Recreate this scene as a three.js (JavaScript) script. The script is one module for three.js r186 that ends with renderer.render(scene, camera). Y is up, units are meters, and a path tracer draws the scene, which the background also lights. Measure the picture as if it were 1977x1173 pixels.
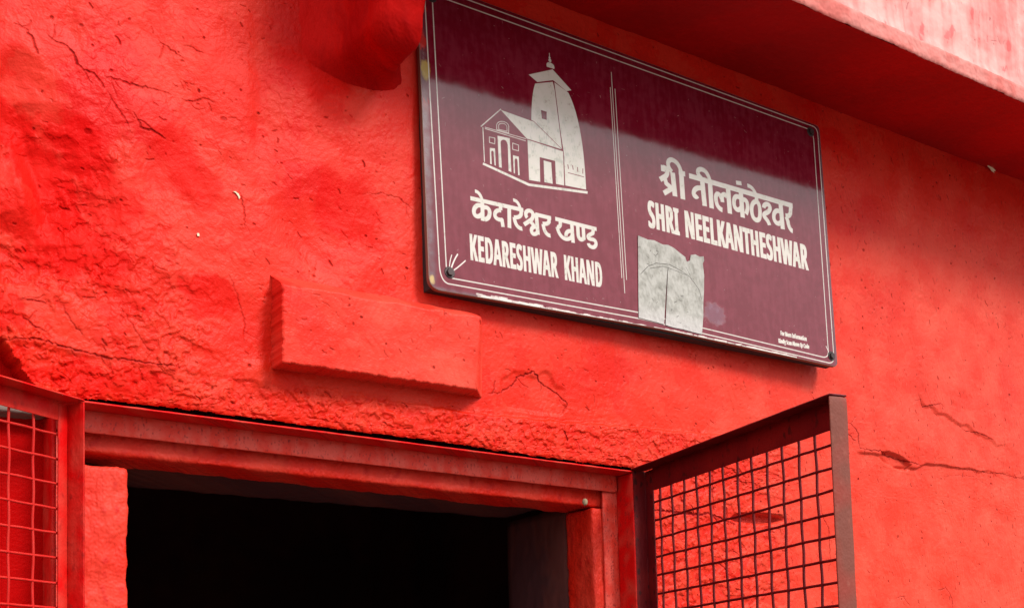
import * as THREE from 'three';
import { mergeGeometries, mergeVertices } from 'three/addons/utils/BufferGeometryUtils.js';
import { createNoise2D, createNoise3D } from 'simplex-noise';

// ---------------------------------------------------------------- camera, sky, sun, exposure
const scene = new THREE.Scene();
const camera = new THREE.PerspectiveCamera(27.47, 1024 / 607, 0.05, 400);
camera.position.set(0, 1.55, 2.1);                        // eye height, 2.1 m in front of the wall
camera.up.set(-0.02273, 0.99653, 0.08002);
camera.lookAt(0.56958, 1.55 + 0.07869, 2.1 - 0.81816);
camera.setViewOffset(1024, 607, 0, -314.6, 1024, 607);    // rising front: the verticals stay upright

function random(seed) {
  return () => { seed = (seed + 0x6d2b79f5) | 0; let t = Math.imul(seed ^ (seed >>> 15), 1 | seed); t = (t + Math.imul(t ^ (t >>> 7), 61 | t)) ^ t; return ((t ^ (t >>> 14)) >>> 0) / 4294967296; };
}
const SUN = new THREE.Vector3(0.31, 0.66, 0.68).normalize();
function overcastSky() {
  const W = 256, H = 128, d = new Float32Array(W * H * 4), n = createNoise3D(random(5)), dir = new THREE.Vector3();
  for (let j = 0; j < H; j++) for (let i = 0; i < W; i++) {
    const phi = (i + 0.5) / W * Math.PI * 2 - Math.PI, el = ((j + 0.5) / H - 0.5) * Math.PI;
    dir.set(Math.cos(el) * Math.cos(phi), Math.sin(el), Math.cos(el) * Math.sin(phi));
    const up = Math.max(0, dir.y), toSun = Math.max(0, dir.dot(SUN));
    const cloud = 1 + 0.10 * n(dir.x * 2, dir.y * 4, dir.z * 2) + 0.05 * n(dir.x * 6, dir.y * 10, dir.z * 6);
    const L = (0.27 + 0.78 * up + 0.40 * Math.pow(toSun, 3)) * cloud, o = (j * W + i) * 4;
    d[o] = L * 0.985; d[o + 1] = L; d[o + 2] = L * 1.02; d[o + 3] = 1;
  }
  const t = new THREE.DataTexture(d, W, H, THREE.RGBAFormat, THREE.FloatType);
  t.mapping = THREE.EquirectangularReflectionMapping; t.magFilter = t.minFilter = THREE.LinearFilter; t.needsUpdate = true;
  return t;
}
scene.background = overcastSky();
scene.environment = scene.background;
const sun = new THREE.DirectionalLight(new THREE.Color(1, 0.965, 0.91), 1.5);
sun.position.copy(SUN).multiplyScalar(12).add(new THREE.Vector3(1.9, 1.5, 0)); sun.target.position.set(1.9, 1.5, 0);
sun.castShadow = true; sun.shadow.radius = 30; sun.shadow.mapSize.set(2048, 2048);
Object.assign(sun.shadow.camera, { left: -6, right: 6, top: 6, bottom: -6, near: 1, far: 30 });
scene.add(sun, sun.target);
const renderer = new THREE.WebGLRenderer({ antialias: true });
renderer.setSize(1024, 607); renderer.toneMapping = THREE.LinearToneMapping; renderer.toneMappingExposure = 2.3;
renderer.shadowMap.enabled = true; renderer.shadowMap.type = THREE.PCFSoftShadowMap;

// ---------------------------------------------------------------- helpers
const n2 = createNoise2D(random(11)), n2b = createNoise2D(random(23)), n3 = createNoise3D(random(37));
const clamp = (x, a = 0, b = 1) => Math.min(b, Math.max(a, x));
const sstep = (a, b, x) => { const t = clamp((x - a) / (b - a)); return t * t * (3 - 2 * t); };
const mix = (a, b, t) => a + (b - a) * t;
const fbm = (x, y, oct = 4) => { let s = 0, a = 0.5; for (let i = 0; i < oct; i++) { s += a * n2(x + i * 17.3, y - i * 9.1); x *= 2.03; y *= 2.03; a *= 0.5; } return s; };
const ridged = (x, y, oct = 3) => { let s = 0, a = 0.5; for (let i = 0; i < oct; i++) { s += a * (1 - 2 * Math.abs(n2b(x + i * 7.7, y + i * 3.3))); x *= 2.1; y *= 2.1; a *= 0.5; } return s; };
const srgb = (x) => 255 * (x <= 0.0031308 ? x * 12.92 : 1.055 * Math.pow(x, 1 / 2.4) - 0.055);
const taken = {};
function numbered(name) { const k = taken[name] = (taken[name] ?? -1) + 1; return k ? `${name}_${String(k).padStart(3, '0')}` : name; }
function tag(o, label, category, group, kind) {
  if (label) o.userData.label = label;
  if (category) o.userData.category = category;
  if (group) o.userData.group = group;
  if (kind) o.userData.kind = kind;
  return o;
}
function thing(name, label, category, group) { const g = new THREE.Group(); g.name = numbered(name); tag(g, label, category, group); scene.add(g); return g; }
function part(name, geometry, material, parent, label) {
  const m = new THREE.Mesh(geometry, material); m.name = name; m.castShadow = m.receiveShadow = true;
  if (label) m.userData.label = label;
  parent.add(m); return m;
}
function box(x0, x1, y0, y1, z0, z1) { const g = new THREE.BoxGeometry(x1 - x0, y1 - y0, z1 - z0); g.translate((x0 + x1) / 2, (y0 + y1) / 2, (z0 + z1) / 2); return g; }
// a box with rounded edges and an uneven, hand-plastered surface
function roughBox(x0, x1, y0, y1, z0, z1, r, amp, freq, cell = 0.005, rough = 1) {
  const w = x1 - x0, h = y1 - y0, d = z1 - z0, seg = (l) => Math.max(2, Math.min(260, Math.round(l / cell)));
  let g = new THREE.BoxGeometry(w, h, d, seg(w), seg(h), seg(d)); g.deleteAttribute('uv'); g.deleteAttribute('normal'); g = mergeVertices(g, 1e-5);
  const p = g.attributes.position, v = new THREE.Vector3(), c = new THREE.Vector3(), cx = (x0 + x1) / 2, cy = (y0 + y1) / 2, cz = (z0 + z1) / 2, uv = [];
  for (let i = 0; i < p.count; i++) {
    v.fromBufferAttribute(p, i);
    c.set(clamp(v.x, -w / 2 + r, w / 2 - r), clamp(v.y, -h / 2 + r, h / 2 - r), clamp(v.z, -d / 2 + r, d / 2 - r));
    const nrm = v.clone().sub(c); if (nrm.lengthSq() < 1e-12) continue; nrm.normalize();
    v.copy(c).addScaledVector(nrm, r);
    const X = v.x + cx, Y = v.y + cy, Z = v.z + cz;
    const k = amp * (0.6 * n3(X * freq, Y * freq, Z * freq) + 0.3 * rough * n3(X * freq * 3.1, Y * freq * 2.3, Z * freq * 3) + 0.22 * rough * n3(X * freq * 8, Y * freq * 7, Z * freq * 8));
    v.addScaledVector(nrm, k);
    p.setXYZ(i, v.x + cx, v.y + cy, v.z + cz);
    uv.push((X + Z) * 1, Y);
  }
  if (uv.length === p.count * 2) g.setAttribute('uv', new THREE.Float32BufferAttribute(uv, 2));
  else { const u = []; for (let i = 0; i < p.count; i++) u.push(p.getX(i) + p.getZ(i), p.getY(i)); g.setAttribute('uv', new THREE.Float32BufferAttribute(u, 2)); }
  g.computeVertexNormals(); return g;
}
function dataTexture(px, w, h, color, repeat) {
  const t = new THREE.DataTexture(px, w, h, THREE.RGBAFormat);
  t.colorSpace = color ? THREE.SRGBColorSpace : THREE.NoColorSpace; t.magFilter = THREE.LinearFilter; t.minFilter = THREE.LinearMipmapLinearFilter; t.generateMipmaps = true;
  if (repeat) t.wrapS = t.wrapT = THREE.RepeatWrapping;
  t.needsUpdate = true; return t;
}
// seamless colour + height textures for painted surfaces; size in metres
function paintTextures(seed, size, N, shade) {
  const na = createNoise3D(random(seed)), col = new Uint8Array(N * N * 4), bmp = new Uint8Array(N * N * 4);
  // tiling through a torus folded into 3-D pairs
  const tile = (x, y, f, k) => { const a = x * 2 * Math.PI, b = y * 2 * Math.PI, R = f / (2 * Math.PI); return 0.7 * (na(Math.cos(a) * R + k, Math.sin(a) * R, Math.cos(b) * R) + na(Math.sin(b) * R + k, Math.cos(a) * R + 9, Math.sin(a) * R)); };
  for (let j = 0; j < N; j++) for (let i = 0; i < N; i++) {
    const x = i / N, y = j / N, o = (j * N + i) * 4, s = shade((f, k) => tile(x, y, f * size, k));
    for (let c = 0; c < 3; c++) { col[o + c] = clamp(srgb(Math.max(0, s.c[c])), 0, 255); bmp[o + c] = clamp(128 + 127 * s.h, 0, 255); }
    col[o + 3] = bmp[o + 3] = 255;
  }
  const map = dataTexture(col, N, N, true, true), bump = dataTexture(bmp, N, N, false, true);
  map.repeat.set(1 / size, 1 / size); bump.repeat.set(1 / size, 1 / size);
  return { map, bump };
}
const mix3 = (a, b, t) => a.map((v, i) => mix(v, b[i], clamp(t)));

// ---------------------------------------------------------------- the wall: relief, cracks, paint
const WX0 = 0.36, WX1 = 3.80, WY0 = 1.62, WY1 = 3.22;     // the finely modelled stretch of wall, metres
const DOOR_L = 0.552, DOOR_R = 1.800;                     // masonry opening behind the iron frame
const bandLine = (x) => x < 0.72 ? mix(2.187, 2.177, clamp((x - 0.46) / 0.26)) : x < 1.40 ? mix(2.177, 2.173, (x - 0.72) / 0.68) : x < 2.04 ? mix(2.173, 2.201, (x - 1.40) / 0.64) : 2.201 + 0.02 * (x - 2.04);
const openingTop = (x) => mix(2.1075, 2.0985, clamp((x - 0.58) / 1.2)) - 0.001 + 0.0042 * sstep(0.56, 0.70, x) * (1 - sstep(1.30, 1.46, x)) + 0.0010 * n2(x * 50, 3.1) + 0.0016 * n2(x * 19, 8.8);
function fold(x, y, cx, cy, rx, ry, rot, depth) {          // a patch that leans to the left, with a crisp right-hand end
  const c = Math.cos(rot), s = Math.sin(rot), dx = x - cx, dy = y - cy, a = (dx * c + dy * s) / rx, b = (-dx * s + dy * c) / ry;
  const wob = 0.16 * n2(x * 14, y * 14), r2 = b * b;
  if (r2 > 1 || a < -1.6 || a > 1.1) return 0;
  const f = a < -1 ? sstep(-1.6, -1, a) : 1 - sstep(-1, 1, a * 0.9 + 0.1 + wob) * 0.65 - 0.35 * clamp((a + 1) / 2);
  return -depth * f * (1 - r2) * (a > 0.9 ? clamp((1.1 - a) / 0.2) : 1);
}
function roughness2(x, y) {                                // how coarse the plaster is
  const band = sstep(0.012, -0.012, y - bandLine(x) + 0.010 * n2(x * 9, y * 9)) * (1 - sstep(2.15, 2.45, x));
  const left = sstep(1.05, 0.55, x + 0.25 * (y - 2.35) + 0.08 * n2(x * 5, y * 5)) * sstep(2.70, 2.42, y + 0.05 * n2(x * 6, y * 6));
  return Math.max(0.75 * band, left * (0.22 + 0.62 * sstep(-0.15, 0.25, fbm(x * 4 + 7, y * 5, 3))), 0.10 + 0.10 * fbm(x * 3, y * 3, 2));
}
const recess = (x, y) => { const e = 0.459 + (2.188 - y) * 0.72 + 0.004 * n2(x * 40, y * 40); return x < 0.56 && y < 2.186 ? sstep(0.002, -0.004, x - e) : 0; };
const flakes = (x, y) => [fbm(x * 11 + 0.4 * n2(x * 30, y * 30), y * 15, 3), fbm(x * 24 + 40, y * 34 + 0.3 * n2(x * 60, y * 60), 3)];
function relief(x, y) {
  const rw = roughness2(x, y), leftness = sstep(1.5, 0.5, x);
  let h = 0.0045 * fbm(x * 2.1, y * 2.6, 3) + leftness * 0.006 * fbm(x * 5 + 3, y * 4, 3);
  h += fold(x, y, 0.482, 2.540, 0.060, 0.140, -0.5, 0.026) + fold(x, y, 0.588, 2.500, 0.070, 0.120, 0.25, 0.025) + fold(x, y, 0.775, 2.540, 0.060, 0.09, 0.3, 0.006)
    + fold(x, y, 1.09, 2.530, 0.10, 0.10, 0.7, 0.012) + fold(x, y, 0.56, 2.375, 0.10, 0.07, 0.5, 0.018) + fold(x, y, 0.80, 2.33, 0.06, 0.05, 0.6, 0.006) + fold(x, y, 0.97, 2.72, 0.05, 0.2, 0, 0.004);
  h += 0.0016 * ridged(x * 6 + y * 5, y * 9 - x * 3, 2) * leftness * sstep(2.8, 2.5, y);                      // long trowel creases
  h += rw * (0.0006 * ridged(x * 17 + y * 8, y * 26 - x * 6, 3) + 0.0010 * fbm(x * 55 + y * 20, y * 75, 3)) + 0.0007 * fbm(x * 90, y * 90, 2);
  const [fa, fb] = flakes(x, y);                             // flaked layers with sharp edges
  h += rw * (0.0024 * (sstep(0.03, 0.06, fa) - 0.5) + 0.0022 * (sstep(0.06, 0.09, fb) - 0.5) + 0.0012 * sstep(0.16, 0.19, -fb));
  const below = sstep(0.003, -0.003, y - bandLine(x) - 0.003 * n2(x * 24, 1.7)) * (1 - sstep(2.25, 2.40, x));
  h += below * mix(-0.002, 0.0075, sstep(0.85, 1.5, x));
  const lip = sstep(2.556, 2.60, x) * sstep(3.6, 3.0, x) * sstep(-0.004, 0.002, y - (2.212 + 0.006 * n2(x * 9, 2) - 0.02 * sstep(2.66, 2.72, x) * (1 - sstep(2.8, 2.86, x)))); // loose plaster skin above the right-hand crack
  h += 0.007 * lip * (1 - sstep(2.22, 2.42, y)) * sstep(0, 1, 1 - Math.abs(x - 2.75) / 0.8);
  const pocket = ((x - 2.72) / 0.062) ** 2 + ((y - 2.203 + (x - 2.72) * 0.18) / 0.018) ** 2; h -= 0.012 * sstep(1.15, 0.55, pocket);
  const hole = ((x - 2.19) / 0.088) ** 2 + ((y - 2.011 - (x - 2.19) * 0.05 - 0.002 * n2(x * 50, 4)) / 0.012) ** 2; h -= 0.022 * sstep(1.2, 0.7, hole);
  const flap = sstep(2.83, 2.86, x) * sstep(3.3, 3.1, x) * sstep(-0.002, 0.003, y - (2.375 - (x - 2.85) * 0.23 + 0.008 * n2(x * 16, 6))) * sstep(2.62, 2.42, y); h += 0.005 * flap;
  const patch = ((x - 1.535) / 0.085) ** 2 + ((y - 2.225 - 0.02 * n2(x * 16, y * 16)) / 0.06) ** 2; h -= 0.0035 * sstep(1.1, 0.9, patch) * sstep(2.19, 2.2, y);
  const rc = recess(x, y); if (rc) h = mix(h, -0.042 + 0.0010 * fbm(x * 6, y * 4, 2), rc);
  return clamp(h, -0.045, 0.03);
}
function glossless(x, y) {                                 // deeper, matter patches: shade of leaning folds and under the corbel painted in
  let m = 0; const wx = x + 0.02 * n2(x * 12, y * 12) + 0.006 * n2b(x * 50, y * 50), wy = y + 0.02 * n2(x * 12 + 9, y * 12) + 0.006 * n2b(x * 50 + 4, y * 50);
  for (const [cx, cy, rx, ry, rot, k] of PATCHES) { const c = Math.cos(rot), s = Math.sin(rot), dx = wx - cx, dy = wy - cy, q = Math.hypot((dx * c + dy * s) / rx, (-dx * s + dy * c) / ry); m = Math.max(m, 0.78 * k * sstep(1.14, 0.66, q)); }
  return m;
}
const PATCHES = [[0.475, 2.555, 0.045, 0.10, 0.5, 1], [0.53, 2.465, 0.045, 0.13, 0.65, 1], [0.60, 2.525, 0.055, 0.085, 0.6, 1], [0.64, 2.46, 0.05, 0.07, 0.4, 0.7], [0.775, 2.545, 0.045, 0.10, 0.6, 0.7], [1.10, 2.545, 0.075, 0.09, 0.8, 0.8], [0.56, 2.37, 0.13, 0.055, -0.3, 0.9], [0.49, 2.40, 0.06, 0.05, 0, 0.8], [0.815, 2.325, 0.06, 0.045, -0.4, 0.8], [0.60, 2.14, 0.16, 0.035, 0, 0.8], [0.47, 2.24, 0.03, 0.05, 0, 0.7], [1.04, 2.82, 0.09, 0.08, 0, 0.8]];
function gridSteps(spans) { const out = [spans[0][0]]; for (const [a, b, n] of spans) for (let i = 1; i <= n; i++) out.push(a + (b - a) * i / n); return out; }
function wallGeometry() {
  const xs = gridSteps([[-3, WX0, 12], [WX0, 1.2, 270], [1.2, 2.2, 270], [2.2, WX1, 330], [WX1, 8, 14]]);
  const ys = gridSteps([[0, WY0, 10], [WY0, 2.06, 100], [2.06, 2.09, 8], [2.09, 2.125, 28], [2.125, 2.24, 42], [2.24, WY1, 260], [WY1, 4.2, 6]]);
  const nx = xs.length, ny = ys.length, pos = new Float32Array(nx * ny * 3), uv = new Float32Array(nx * ny * 2), cut = new Uint8Array(nx * ny), idx = [];
  for (let j = 0; j < ny; j++) for (let i = 0; i < nx; i++) {
    const x = xs[i], y = ys[j], k = j * nx + i, top = openingTop(x);
    const inX = Math.min(x - DOOR_L, DOOR_R - x), d = Math.max(-inX, y - top);     // distance outside the opening
    cut[k] = d < 0 ? 1 : 0;
    let z = relief(x, y);
    if (d >= 0 && d < 0.02) z -= 0.005 * Math.exp(-d / 0.004);
    pos.set([x, y, z], k * 3); uv.set([(x - WX0) / (WX1 - WX0), (y - WY0) / (WY1 - WY0)], k * 2);
  }
  for (let j = 0; j < ny - 1; j++) for (let i = 0; i < nx - 1; i++) {
    const a = j * nx + i, b = a + 1, c = a + nx, d = c + 1;
    if (cut[a] || cut[b] || cut[c] || cut[d]) continue;
    idx.push(a, b, d, a, d, c);
  }
  const g = new THREE.BufferGeometry();
  g.setAttribute('position', new THREE.BufferAttribute(pos, 3)); g.setAttribute('uv', new THREE.BufferAttribute(uv, 2)); g.setIndex(idx);
  g.computeVertexNormals(); return g;
}
const polyline = (s) => { const v = s.split(' ').map(Number), out = []; for (let i = 0; i < v.length; i += 2) out.push([v[i], v[i + 1]]); return out; };
// cracks and chips of the plaster, in metres on the wall (width in mm, strength, path)
const CRACKS = [
  [4, 1, '0.479 2.734 0.498 2.726 0.508 2.712 0.513 2.700 0.516 2.688'],
  [4.5, 1, '0.530 2.728 0.543 2.720 0.564 2.717 0.575 2.707 0.582 2.691 0.592 2.682 0.608 2.680 0.619 2.670 0.626 2.659'],
  [3.5, 0.8, '0.632 2.653 0.650 2.628 0.668 2.604 0.672 2.591'],
  [4.5, 1, '0.677 2.626 0.691 2.605 0.709 2.604 0.735 2.595'],
  [3.5, 0.8, '0.627 2.680 0.650 2.680 0.671 2.678 0.710 2.682 0.747 2.680'],
  [3.5, 0.8, '0.767 2.678 0.786 2.678 0.805 2.689 0.827 2.687'],
  [3, 0.7, '0.772 2.779 0.787 2.779 0.806 2.775'],
  [3.5, 0.8, '0.724 2.777 0.748 2.765 0.769 2.755'],
  [4, 0.9, '0.459 2.185 0.492 2.194 0.529 2.195 0.575 2.189 0.627 2.183 0.698 2.182 0.754 2.183'],
  [3, 0.6, '0.852 2.368 0.873 2.323 0.883 2.286 0.881 2.247'],
  [3, 0.6, '0.558 2.260 0.571 2.235 0.590 2.216'],
  [3, 0.6, '0.654 2.276 0.681 2.235 0.703 2.206'],
  [4, 1, '1.415 2.222 1.447 2.225 1.481 2.247 1.495 2.265 1.536 2.284 1.553 2.265 1.569 2.255 1.603 2.243 1.624 2.223 1.612 2.204'],
  [3.5, 0.9, '2.540 2.289 2.562 2.281 2.577 2.264 2.580 2.224'],
  [3, 0.9, '2.538 2.259 2.567 2.243'],
  [3.5, 1, '2.580 2.222 2.623 2.221 2.655 2.224 2.696 2.214 2.738 2.210 2.825 2.200'],
  [2.5, 0.7, '2.904 2.209 3.044 2.209 3.141 2.209 3.204 2.213 3.228 2.209 3.279 2.206 3.311 2.213 3.397 2.212'],
  [3, 0.9, '2.835 2.398 2.850 2.366 2.931 2.384 2.946 2.371'],
  [3, 0.7, '3.003 2.333 3.035 2.319 3.103 2.319 3.163 2.306'],
  [2, 0.5, '2.890 2.170 2.972 2.188 3.067 2.192 3.126 2.174 3.149 2.164'],
  [7, 1.2, '1.828 2.011 1.861 2.007 1.937 2.007 1.993 2.005 2.022 2.013 2.051 2.005 2.110 1.992'],
  [4, 1, '2.041 2.125 2.042 2.088 2.039 2.051 2.045 2.015'],
  [3, 0.8, '2.411 2.094 2.430 2.029 2.447 2.004 2.451 1.925 2.439 1.885'],
  [3, 0.8, '2.260 2.004 2.276 1.980 2.272 1.960'],
  [3, 0.8, '2.698 1.834 2.730 1.842 2.756 1.815'],
  [3, 0.8, '2.874 1.861 2.909 1.872 2.936 1.842 2.938 1.806'],
  [2.5, 0.6, '1.132 2.585 1.179 2.595 1.220 2.591 1.250 2.570'],
  [2.5, 0.6, '1.879 2.184 1.897 2.172 1.912 2.137 1.927 2.120'],
  [3, 0.8, '1.669 2.096 1.741 2.091 1.817 2.102'],
  [3, 0.7, '0.874 2.534 0.883 2.501 0.885 2.462'],
  [2.5, 0.6, '0.995 2.284 1.016 2.275 1.027 2.274'],
  [2.5, 0.6, '1.061 2.376 1.072 2.347'],
  [4, 1, '0.483 2.260 0.508 2.262 0.531 2.259'],
  [4, 0.9, '0.491 2.231 0.508 2.218 0.524 2.215'],
  [3, 0.7, '0.955 2.082 1.013 2.078 1.056 2.085'],
];

function wallTextures() {
  const W = 2048, H = 1024, sx = W / (WX1 - WX0), sy = H / (WY1 - WY0), r = random(77);
  const layer = () => { const c = document.createElement('canvas'); c.width = W; c.height = H; const g = c.getContext('2d'); g.fillStyle = '#000'; g.fillRect(0, 0, W, H); g.lineCap = 'round'; g.lineJoin = 'round'; return g; };
  const gap = layer(), dirt = layer();
  const X = (x) => (x - WX0) * sx, Y = (y) => H - (y - WY0) * sy;
  const draw = (g, pts, w, a) => { g.strokeStyle = `rgba(255,255,255,${a})`; g.lineWidth = w * sx / 1000; g.beginPath(); pts.forEach(([x, y], i) => (i ? g.lineTo(X(x), Y(y)) : g.moveTo(X(x), Y(y)))); g.stroke(); };
  const jag = (pts, amp) => { const out = []; for (let i = 0; i < pts.length - 1; i++) { const [x0, y0] = pts[i], [x1, y1] = pts[i + 1], n = Math.max(1, Math.round(Math.hypot(x1 - x0, y1 - y0) / 0.006)); for (let k = 0; k < n; k++) { const t = k / n; out.push([mix(x0, x1, t) + amp * (r() - 0.5), mix(y0, y1, t) + amp * (r() - 0.5)]); } } out.push(pts[pts.length - 1]); return out; };
  for (const [w, a, s] of CRACKS) {
    const pts = jag(polyline(s), 0.004);
    for (let i = 0; i < pts.length - 1; i++) draw(gap, [pts[i], pts[i + 1]], 0.80 * w * (0.35 + 0.65 * Math.sin(Math.PI * (i + 0.7) / pts.length)) * (0.6 + 0.6 * r()), clamp(a * (0.55 + 0.5 * r())));
    draw(dirt, pts, w * 2.4, 0.10 * a);
    for (let q = 2; q < pts.length - 1; q += 7 + Math.floor(r() * 14)) { let [bx, by] = pts[q], d = (r() < 0.5 ? 1 : -1) * (0.6 + r()) + Math.atan2(pts[q + 1][1] - by, pts[q + 1][0] - bx); const br = [[bx, by]]; for (let t = 0; t < 2 + r() * 5; t++) { bx += Math.cos(d) * 0.006; by += Math.sin(d) * 0.006; d += (r() - 0.5) * 1.1; br.push([bx, by]); } draw(gap, br, w * (0.25 + 0.25 * r()), 0.7 * a); }
  }
  for (let k = 0; k < 9000; k++) {                         // scratches, pits and flaked spots, thicker where the plaster is coarse
    const x = WX0 + r() * (WX1 - WX0), y = WY0 + r() * (WY1 - WY0), rw = roughness2(x, y);
    if (r() > 0.24 + 0.6 * rw + 0.12 * sstep(1.8, 2.6, x)) continue;
    const kind = r(), len = (0.004 + 0.022 * r() * r()) * (0.7 + 0.8 * rw), dir = x > 2.3 ? -1.35 + 0.7 * (r() - 0.5) : -0.55 + 1.5 * (r() - 0.5), bend = (r() - 0.5) * 1.8, pts = [];
    if (kind < 0.3) { g2(gap, x, y, 1.8 + 4 * r() * r(), 0.5 + 0.45 * r()); continue; }
    let px = x, py = y, d = dir; for (let i = 0; i < 5; i++) { pts.push([px, py]); px += Math.cos(d) * len / 4; py += Math.sin(d) * len / 4; d += bend / 4 + (r() - 0.5) * 0.7; }
    draw(gap, pts, 1.1 + 1.9 * r() * r(), 0.35 + 0.6 * r());
  }
  function g2(g, x, y, w, a) { g.fillStyle = `rgba(255,255,255,${a})`; g.beginPath(); g.ellipse(X(x), Y(y), w * sx / 2000 * (0.7 + 0.8 * r()), w * sy / 2000 * (0.8 + r()), r() * 3, 0, 6.3); g.fill(); }
  // void under the loose brick and the raw patch, seen through the right gate
  dirt.fillStyle = 'rgba(255,255,255,0.75)'; dirt.beginPath(); dirt.ellipse(X(2.19), Y(2.012), 0.085 * sx, 0.011 * sy, -0.05, 0, 6.3); dirt.fill();
  for (let k = 0; k < 70; k++) { const x = 2.4 + r() * 1.3, y = 1.65 + r() * 0.5, l = 0.03 + 0.12 * r(); draw(dirt, [[x, y], [x + 0.004 * (r() - 0.5), y - l]], 2 + 5 * r(), 0.03 + 0.06 * r()); }
  for (let k = 0; k < 40; k++) { const x = 1.45 + r() * 1.0, y = 2.42 - r() * 0.02 - (x > 1.4 ? 0.03 : 0), l = 0.03 + 0.16 * r(); draw(dirt, [[x, y], [x + 0.006 * (r() - 0.5), y - l]], 2 + 4 * r(), 0.03 + 0.07 * r()); }
  for (const [x, y] of [[2.72, 2.0], [0.845, 2.66], [0.6, 2.575], [2.5, 2.7]]) g2(gap, x, y, 7, 0.5);
  const G = gap.getImageData(0, 0, W, H).data, D = dirt.getImageData(0, 0, W, H).data;
  const col = new Uint8Array(W * H * 4), bmp = new Uint8Array(W * H * 4), rgh = new Uint8Array(W * H * 4), spc = new Uint8Array(W * H * 4).fill(255);
  const RED = [0.62, 0.0175, 0.0080], DEEP = [0.55, 0.0020, 0.0016], ORANGE = [0.63, 0.0270, 0.0070], PINK = [0.65, 0.095, 0.058], DARK = [0.17, 0.0012, 0.0010];
  for (let j = 0; j < H; j++) for (let i = 0; i < W; i++) {
    const x = WX0 + (i + 0.5) / sx, y = WY0 + (j + 0.5) / sy, o = (j * W + i) * 4, s = ((H - 1 - j) * W + i) * 4, rcs = recess(x, y), crack = G[s] / 255 * (1 - rcs), grime = D[s] / 255;
    const big = fbm(x * 1.7 + 4, y * 1.9, 4), mid = fbm(x * 7, y * 7, 3), fine = n2(x * 260, y * 260), rw = roughness2(x, y);
    let c = mix3(RED, DEEP, sstep(0.0, 0.5, -big + 0.25 * mid + (x < 1 ? 0.10 : -0.1)) * 0.9);
    c = mix3(c, ORANGE, 0.75 * sstep(2.45, 2.05, y + 0.1 * mid) + 0.2 * mid);
    const fade = sstep(1.35, 3.1, x + 0.5 * big) * (0.62 + 0.4 * mid) + 0.16 * sstep(0.1, 0.5, fbm(x * 4 - 8, y * 2.4, 4));
    c = mix3(c, PINK, fade * 0.66 * sstep(3.12, 2.72, y));  // pale fading held back under the eave, painting in its shade
    const coat = sstep(0.03, 0.05, fbm(x * 6.5 + 0.15 * n2(x * 40, y * 40), y * 5.5 + 31, 4)) - 0.4; c = mix3(c, coat > 0 ? PINK : DEEP, Math.abs(coat) * 0.20);
    const [fa, fb] = flakes(x, y); c = mix3(c, DEEP, rw * 0.35 * sstep(0.05, 0.03, fa)); 
    const gl = glossless(x, y); c = mix3(c, DEEP, gl);
    const stainShade = sstep(1.25, 0.45, Math.hypot((x - 1.03 + 0.02 * mid) / 0.115, (y - 2.90 + 0.02 * mid) / 0.13)); c = mix3(c, [0.40, 0.003, 0.002], 0.85 * stainShade);  // soft contact shade round the corbel, painted into the wall colour
    spc[o + 3] = clamp(255 * (1 - 0.75 * Math.max(gl, rcs) - 0.5 * crack) * (0.85 + 0.3 * mid), 0, 255);
    c = mix3(c, DEEP, 0.5 * rw * sstep(0.05, 0.35, fbm(x * 26, y * 30, 3)));
    const rc = recess(x, y); if (rc) c = mix3(c, [0.40, 0.001, 0.001], rc);  // shade in the recess behind the left gate, painted as darker red
    c = mix3(c, [0.36, 0.030, 0.022], grime * 0.8);
    c = mix3(c, DARK, clamp(crack * 1.0));
    const k = 1 + 0.05 * fine + 0.05 * mid;
    for (let q = 0; q < 3; q++) col[o + q] = clamp(srgb(c[q] * k), 0, 255);
    const hgt = 0.55 + (1 - rcs) * Math.min(1, rw + 0.12) * (0.24 * (sstep(0.035, 0.05, fa) - 0.5) + 0.20 * (sstep(0.065, 0.08, fb) - 0.5)) + 0.07 * fbm(x * 120, y * 120, 2) * (0.3 + rw) + 0.07 * n2b(x * 85 + 2 * n2(x * 6, y * 6), y * 9) * sstep(0.9, 1.7, x) + 0.05 * fine - 0.55 * crack;
    bmp[o] = bmp[o + 1] = bmp[o + 2] = clamp(255 * hgt, 0, 255);
    rgh[o] = rgh[o + 1] = rgh[o + 2] = clamp(255 * (0.47 + 0.10 * mid + 0.14 * grime + 0.25 * crack + 0.05 * big), 0, 255);
    col[o + 3] = bmp[o + 3] = rgh[o + 3] = 255;
  }
  return { map: dataTexture(col, W, H, true), bumpMap: dataTexture(bmp, W, H, false), roughnessMap: dataTexture(rgh, W, H, false), specularIntensityMap: dataTexture(spc, W, H, false) };
}
const wallPaint = new THREE.MeshPhysicalMaterial({ name: 'red limewash', ...wallTextures(), bumpScale: 0.0044, roughness: 1, specularIntensity: 0.24 });

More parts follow.
